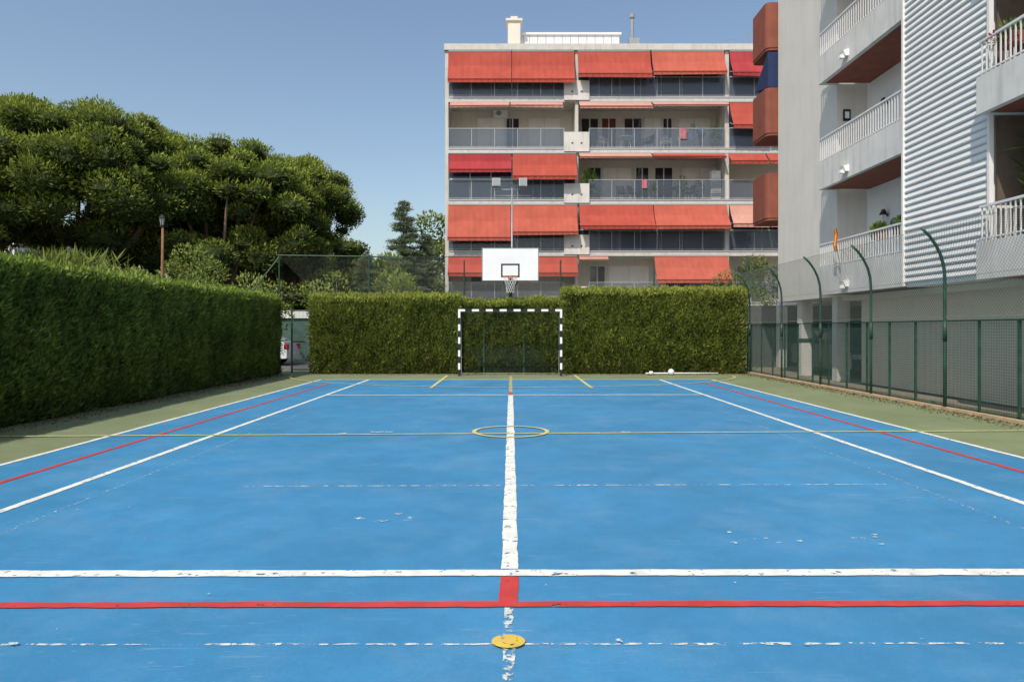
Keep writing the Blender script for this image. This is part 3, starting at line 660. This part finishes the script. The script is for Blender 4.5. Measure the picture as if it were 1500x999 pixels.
def clink(q,fn,U,V0,V1,sp,steps,r=.0016):
    h=V1-V0; u=-h
    while u<U:
        for sg in(1,-1):
            pts=[]
            for k in range(steps+1):
                v=h*k/steps; uu=u+v if sg==1 else u+h-v
                if 0<=uu<=U: pts.append(fn(uu,V0+v))
            if len(pts)>1: q.tube(pts,r,3,False)
        u+=sp
clink(q,lambda u,v:(curve_pt(v)[0]+.02,8.75+u,curve_pt(v)[1]),12.95,1.58,3.25,.07,10,.0024)
for t in(1.62,2.3,3.25):
    X,Z=curve_pt(t); q.tube([(X,8.75,Z),(X,21.7,Z)],.004,4)
BF=empty('tall_back_fence'); q=MB('fence_posts',M_gpaint,BF); yy=22.7
bx=lambda px:(px-748)*yy/1000
for px in(409,541,680,821,958,1095): q.tube([(bx(px),yy,0),(bx(px),yy,3.85 if px<600 or px>1000 else 3.7)],.026,8)
q.tube([(bx(405),yy,3.86),(bx(585),yy,3.80)],.022,6); q.tube([(bx(585),yy,3.8),(bx(1095),yy,3.82)],.007,4)
q.tube([(bx(409),yy,3.8),(bx(368),yy-.6,2.3)],.028,6)
q.tube([(bx(409),yy,2.55),(bx(585),yy,2.55)],.012,5)
q2=MB('fence_mesh',M_galv,BF); clink(q2,lambda u,v:(bx(409)+u,yy+.03,v),bx(1095)-bx(409),0.05,3.82,.09,1)
GG=empty('green_gate'); q=MB('gate_frame',M_gpaint,GG); q.tube([(-7.05,22.0,0),(-7.05,22.0,2.1)],.03,8); q.tube([(-6.42,22.0,0),(-6.42,22.0,2.1)],.03,8)
for z in(.1,1.0,2.0): q.tube([(-7.05,22.0,z),(-6.42,22.0,z)],.02,6)
q2=MB('gate_mesh',M_gwire,GG); x=-7.03
while x<-6.44: q2.box(x,x+.005,21.998,22.002,.1,2.0); x+=.045
z=.12
while z<2.0: q2.box(-7.05,-6.42,22.003,22.006,z,z+.005); z+=.045
GL=empty('green_lattice_fence'); q=MB('lattice',M_gpaint,GL)
for x in(-.85,.42): q.box(x-.018,x+.018,21.70,21.74,0,1.5)
qq=MB('lattice_wires',M_gwire,GL); clink(qq,lambda u,v:(-1.5+u,21.70,v),3.0,.05,.85,.08,1,.0022)
# ---------------------------------------------------------------- goal
GO=empty('handball_goal'); gwh=MB('white_bands',M_wpaint,GO); gbk=MB('black_bands',M_black,GO); gs=MB('rear_frame',M_galv,GO,True); gn=MB('net',M_netd,GO)
gx0,gx1,gy=-1.54,1.51,20.45; h=1.97
def banded(a,b,n,start=0):
    a=Vector(a);b=Vector(b)
    d=(b-a)
    for i in range(n):
        p=a+d*i/n; r=a+d*(i+1)/n; m=(gwh if (i+start)%2==0 else gbk); e=.032
        m.box(min(p.x,r.x)-(e if d.x==0 else 0),max(p.x,r.x)+(e if d.x==0 else 0),p.y-e,p.y+e,min(p.z,r.z)-(e if d.z==0 else 0),max(p.z,r.z)+(e if d.z==0 else 0))
banded((gx0,gy,0.005),(gx0,gy,h-.033),10,1); banded((gx1,gy,0.005),(gx1,gy,h-.033),10,1); banded((gx0-.032,gy,h),(gx1+.032,gy,h),15,0)
for x in(gx0,gx1): gs.tube([(x,gy+.04,h-.02),(x,gy+.5,h-.05),(x,gy+.75,h-.5),(x,gy+.95,.03),(x,gy+.04,.03)],.010,6)
gs.tube([(gx0,gy+.95,.03),(gx1,gy+.95,.03)],.010,6)
prof=[(gy+.04,h-.02),(gy+.5,h-.05),(gy+.75,h-.5),(gy+.95,.03)]
for i in range(28):
    x=gx0+(gx1-gx0)*i/27; gn.tube([(x,a,b) for a,b in prof],.0013,3,False)
for i in range(18):
    t=i/17*3; k=min(2,int(t)); f=t-k; a=prof[k][0]*(1-f)+prof[k+1][0]*f; b=prof[k][1]*(1-f)+prof[k+1][1]*f; gn.tube([(gx0,a,b),(gx1,a,b)],.0013,3,False)
# ---------------------------------------------------------------- basketball hoop
BH=empty('basketball_hoop'); bd=MB('backboard',M_wpaint,BH); bl_=MB('board_lines',M_black,BH); by=21.65
bd.box(-.91,.89,by,by+.04,2.93,3.98)
def frame(x0,x1,z0,z1,t,y):
    bl_.box(x0,x1,y,y+.003,z0,z0+t); bl_.box(x0,x1,y,y+.003,z1-t,z1); bl_.box(x0,x0+t,y,y+.003,z0+t,z1-t); bl_.box(x1-t,x1,y,y+.003,z0+t,z1-t)
frame(-.305,.285,3.05,3.48,.05,by-.004); frame(-.905,.885,2.935,3.975,.014,by-.004)
st=MB('support',M_gpaint,BH,True); st.tube([(0,22.5,0),(0,22.5,3.3)],.06,10)
for x in(-.35,.33): st.tube([(0,22.5,3.25),(x,by+.04,3.6)],.025,6); st.tube([(0,22.5,2.6),(x,by+.04,3.1)],.025,6)
rm=MB('rim',M_orange,BH,True); rc=(-.01,by-.38,3.05); ring=[(rc[0]+.225*math.cos(t),rc[1]+.225*math.sin(t),rc[2]) for t in [i*math.pi/12 for i in range(25)]]
rm.tube(ring,.011,6); rm.box(-.09,.07,by-.16,by-.005,3.02,3.045); rm.box(-.08,.06,by-.012,by-.005,2.95,3.1)
ne=MB('net',M_netw,BH)
for i in range(12):
    for sg in(1,-1):
        pts=[]
        for k in range(7):
            t=i*math.pi/6+sg*k*math.pi/12; r=.225-.10*min(1,k/4); pts.append((rc[0]+r*math.cos(t),rc[1]+r*math.sin(t),rc[2]-.50*k/6-.01))
        ne.tube(pts,.0045,4,False)
# ---------------------------------------------------------------- floodlight mast, street lamp
FM=empty('floodlight_mast'); q=MB('mast',M_steel,FM,True); Yf=24.0
X=lambda px:(px-748)*Yf/1000; Z=lambda py:EYE+(482-py)*Yf/1000
q.tube([(X(750),Yf,0),(X(750),Yf,Z(276))],[.045,.026],10); q.tube([(X(722),Yf,Z(278)),(X(768),Yf,Z(278))],.016,6); q.tube([(X(722),Yf,Z(287)),(X(778),Yf,Z(287))],.012,6)
for px in(727,766):
    hd=MB('lamp_head',M_steel,FM); c=X(px); hd.prism([(Yf-.16,Z(274)),(Yf-.10,Z(262)),(Yf+.08,Z(263)),(Yf+.10,Z(275))],'x',c-.14,c+.14)
    hg=MB('lamp_glass',glassmat('lamp_lens',(.25,.27,.28),1,.15),FM); hg.prism([(Yf-.168,Z(274)+.02),(Yf-.112,Z(262)-.02),(Yf-.105,Z(262)-.02),(Yf-.16,Z(274)+.02)],'x',c-.12,c+.12)
    q.tube([(c,Yf,Z(278)),(c,Yf,Z(274))],.02,6)
SL=empty('street_lamp'); q=MB('pole',mat('rusty_pole',(.22,.11,.06),.8,6,.2),SL,True); sx=-12.25; sy=24; q.tube([(sx,sy,0),(sx,sy,3),(sx+.02,sy,5.0)],[.06,.05,.04],10)
q=MB('lantern',M_black,SL); q.tube([(sx,sy,5.0),(sx,sy,5.05)],.08,8); q.tube([(sx,sy,5.30),(sx,sy,5.36),(sx,sy,5.44)],[.13,.09,.02],8)
for k in range(4): a=k*math.pi/2; q.tube([(sx+.06*math.cos(a),sy+.06*math.sin(a),5.05),(sx+.11*math.cos(a),sy+.11*math.sin(a),5.30)],.01,4)
q=MB('lantern_glass',mat('frosted_glass',(.4,.4,.36),.4),SL); q.tube([(sx,sy,5.06),(sx,sy,5.29)],[.05,.09],8)
GW=empty('garden_wall'); q=MB('wall',mat('green_tarp',(.07,.13,.11),.8,3,.2),GW); q.box(-14,-7.6,31,31.2,0,1.9); q=MB('coping',M_wallw,GW); q.box(-14,-7.6,30.9,31.3,1.901,2.25)
HS=empty('white_house'); q=MB('walls',M_wallw,HS); q.box(-50,-40,55,63,0,9.2); q=MB('roof',M_terra,HS); q.prism([(54.6,9.21),(63.4,9.21),(59,11)],'x',-50.4,-39.6)
q=MB('windows',M_glassd,HS)
for x in(-48.5,-45.5,-42.5):
    for z in(1,4,6.8): q.box(x,x+1.2,54.96,54.99,z,z+1.4)
# ---------------------------------------------------------------- parked cars
def car(x,y,rot,paintm):
    E=empty('parked_car'); E.location=(x,y,-.02); E.rotation_euler=(0,0,rot); cx0=-2.1; cyc=0
    q=MB('body',paintm,E)
    P0=[(0,.28),(0,.62),(.12,.80),(.95,.92),(1.15,.95),(3.3,.98),(4.1,.92),(4.2,.60),(4.2,.30),(3.75,.26),(3.6,.50),(3.4,.58),(3.15,.50),(3.0,.24),(1.2,.24),(1.05,.50),(.8,.58),(.58,.50),(.45,.26)]
    q.prism([(cx0+a,b) for a,b in P0][::-1],'y',cyc-.85,cyc+.85)
    i=len(q.v); top=[(1.0,.951),(1.75,1.40),(2.9,1.45),(3.75,.985)]
    for a,b in top:
        wd_=.78 if b<1.1 else .62; q.v+=[(cx0+a,cyc-wd_,b),(cx0+a,cyc+wd_,b)]
    q.f+=[(i+2,i+3,i+5,i+4)]
    gq=MB('car_windows',M_glassd,E); gq.v+=q.v[i:i+8]; gq.f+=[(0,2,4,6),(1,7,5,3),(0,1,3,2),(4,5,7,6)]
    for s in(-1,1):
        q.tube([(cx0+1.0,cyc+s*.785,.96),(cx0+1.75,cyc+s*.63,1.41),(cx0+2.9,cyc+s*.63,1.455),(cx0+3.75,cyc+s*.785,.98)],.03,6); q.tube([(cx0+2.3,cyc+s*.79,.97),(cx0+2.3,cyc+s*.63,1.44)],.03,6)
        q.box(cx0+1.25,cx0+1.42,cyc+s*.92-.06,cyc+s*.92+.06,.98,1.10)
    wh=MB('wheels',M_black,E); hb2=MB('hubcaps',M_steel,E)
    for a in(.82,3.4):
        for s in(-1,1):
            wh.tube([(cx0+a,cyc+s*.66,.31),(cx0+a,cyc+s*.86,.31)],.31,20); hb2.tube([(cx0+a,cyc+s*.861,.31),(cx0+a,cyc+s*.872,.31)],.19,12)
    tl=MB('tail_lights',mat('red_lens',(.4,.02,.02),.3),E)
    hl=MB('headlights',M_plw,E)
    for s in(-1,1):
        tl.box(cx0+4.10,cx0+4.215,cyc+s*.72-.13,cyc+s*.72+.13,.64,.84); hl.box(cx0-.012,cx0+.15,cyc+s*.66-.16,cyc+s*.66+.16,.56,.70)
    pt=MB('number_plate',M_plw,E); pt.box(cx0+4.2,cx0+4.212,-.26,.26,.42,.53); pt.box(cx0-.012,cx0-.001,-.26,.26,.36,.47)
car(-10.75,27.2,0,mat('silver_car_paint',(.66,.66,.66),.3,2,.02,spec=.6))
car(10.6,21.6,math.radians(90),mat('dark_grey_car_paint',(.06,.065,.07),.25,2,.02,spec=.6))
NP=empty('portable_net_post'); q=MB('post_lying',M_wpaint,NP,True); q.tube([(4.15,21.0,.05),(6.4,21.05,.05)],.02,8); q.tube([(4.3,20.9,.04),(4.3,20.9,.12)],[.09,.05],12)
BL=MB('football',M_wpaint,None,True); BL.ball((4.9,20.85,.10),.095,14)
LD=empty('fallen_leaves'); k=2600
P=np.concatenate([np.stack([-7.1+np.abs(rng.normal(0,.22,k)),rng.uniform(5,21,k),.012+rng.random(k)*.01],1),np.stack([rng.uniform(-6.3,7.4,k),21.3-np.abs(rng.normal(0,.25,k)),.012+rng.random(k)*.01],1),np.stack([7.5-np.abs(rng.normal(0,.2,k)),rng.uniform(5,21,k),.012+rng.random(k)*.01],1)])
leaves('leaf_litter',P,np.stack([rng.normal(size=3*k),rng.normal(size=3*k),rng.random(3*k)*.15],1),.035,.02,rng.random(3*k),leafmat('dry_leaves',(.08,.06,.03),(.20,.14,.07)),LD)
for b in ALL: b.done()
# ---------------------------------------------------------------- light, sky, camera
el,az=math.radians(51),math.radians(26)
sv=Vector((-math.sin(az)*math.cos(el),-math.cos(az)*math.cos(el),math.sin(el)))
L=bpy.data.lights.new('sun','SUN'); L.energy=3.9; L.angle=math.radians(.5); L.color=(1,.93,.82)
lo=bpy.data.objects.new('sun',L); col.objects.link(lo); lo.rotation_euler=sv.to_track_quat('Z','Y').to_euler()
W=bpy.data.worlds.new('World'); S.world=W; W.use_nodes=True; N=W.node_tree.nodes; bg=N['Background']; bg.inputs[1].default_value=.145
sk=N.new('ShaderNodeTexSky'); sk.sky_type='NISHITA'; sk.sun_disc=False; sk.sun_elevation=el; sk.sun_rotation=math.atan2(sv.x,sv.y)
sk.air_density=1.25; sk.dust_density=1.8; sk.ozone_density=1.3
W.node_tree.links.new(sk.outputs[0],bg.inputs[0])
cd=bpy.data.cameras.new('camera'); cam=bpy.data.objects.new('camera',cd); col.objects.link(cam); S.camera=cam
cd.sensor_width=36; cd.lens=24; cd.shift_x=2/1500; cd.shift_y=-17.5/1500; cd.clip_end=3000; cd.clip_start=.05
cam.location=(0,0,EYE); cam.rotation_euler=(math.radians(90),0,0)
S.view_settings.view_transform='Standard'; S.view_settings.look='None'; S.view_settings.exposure=0
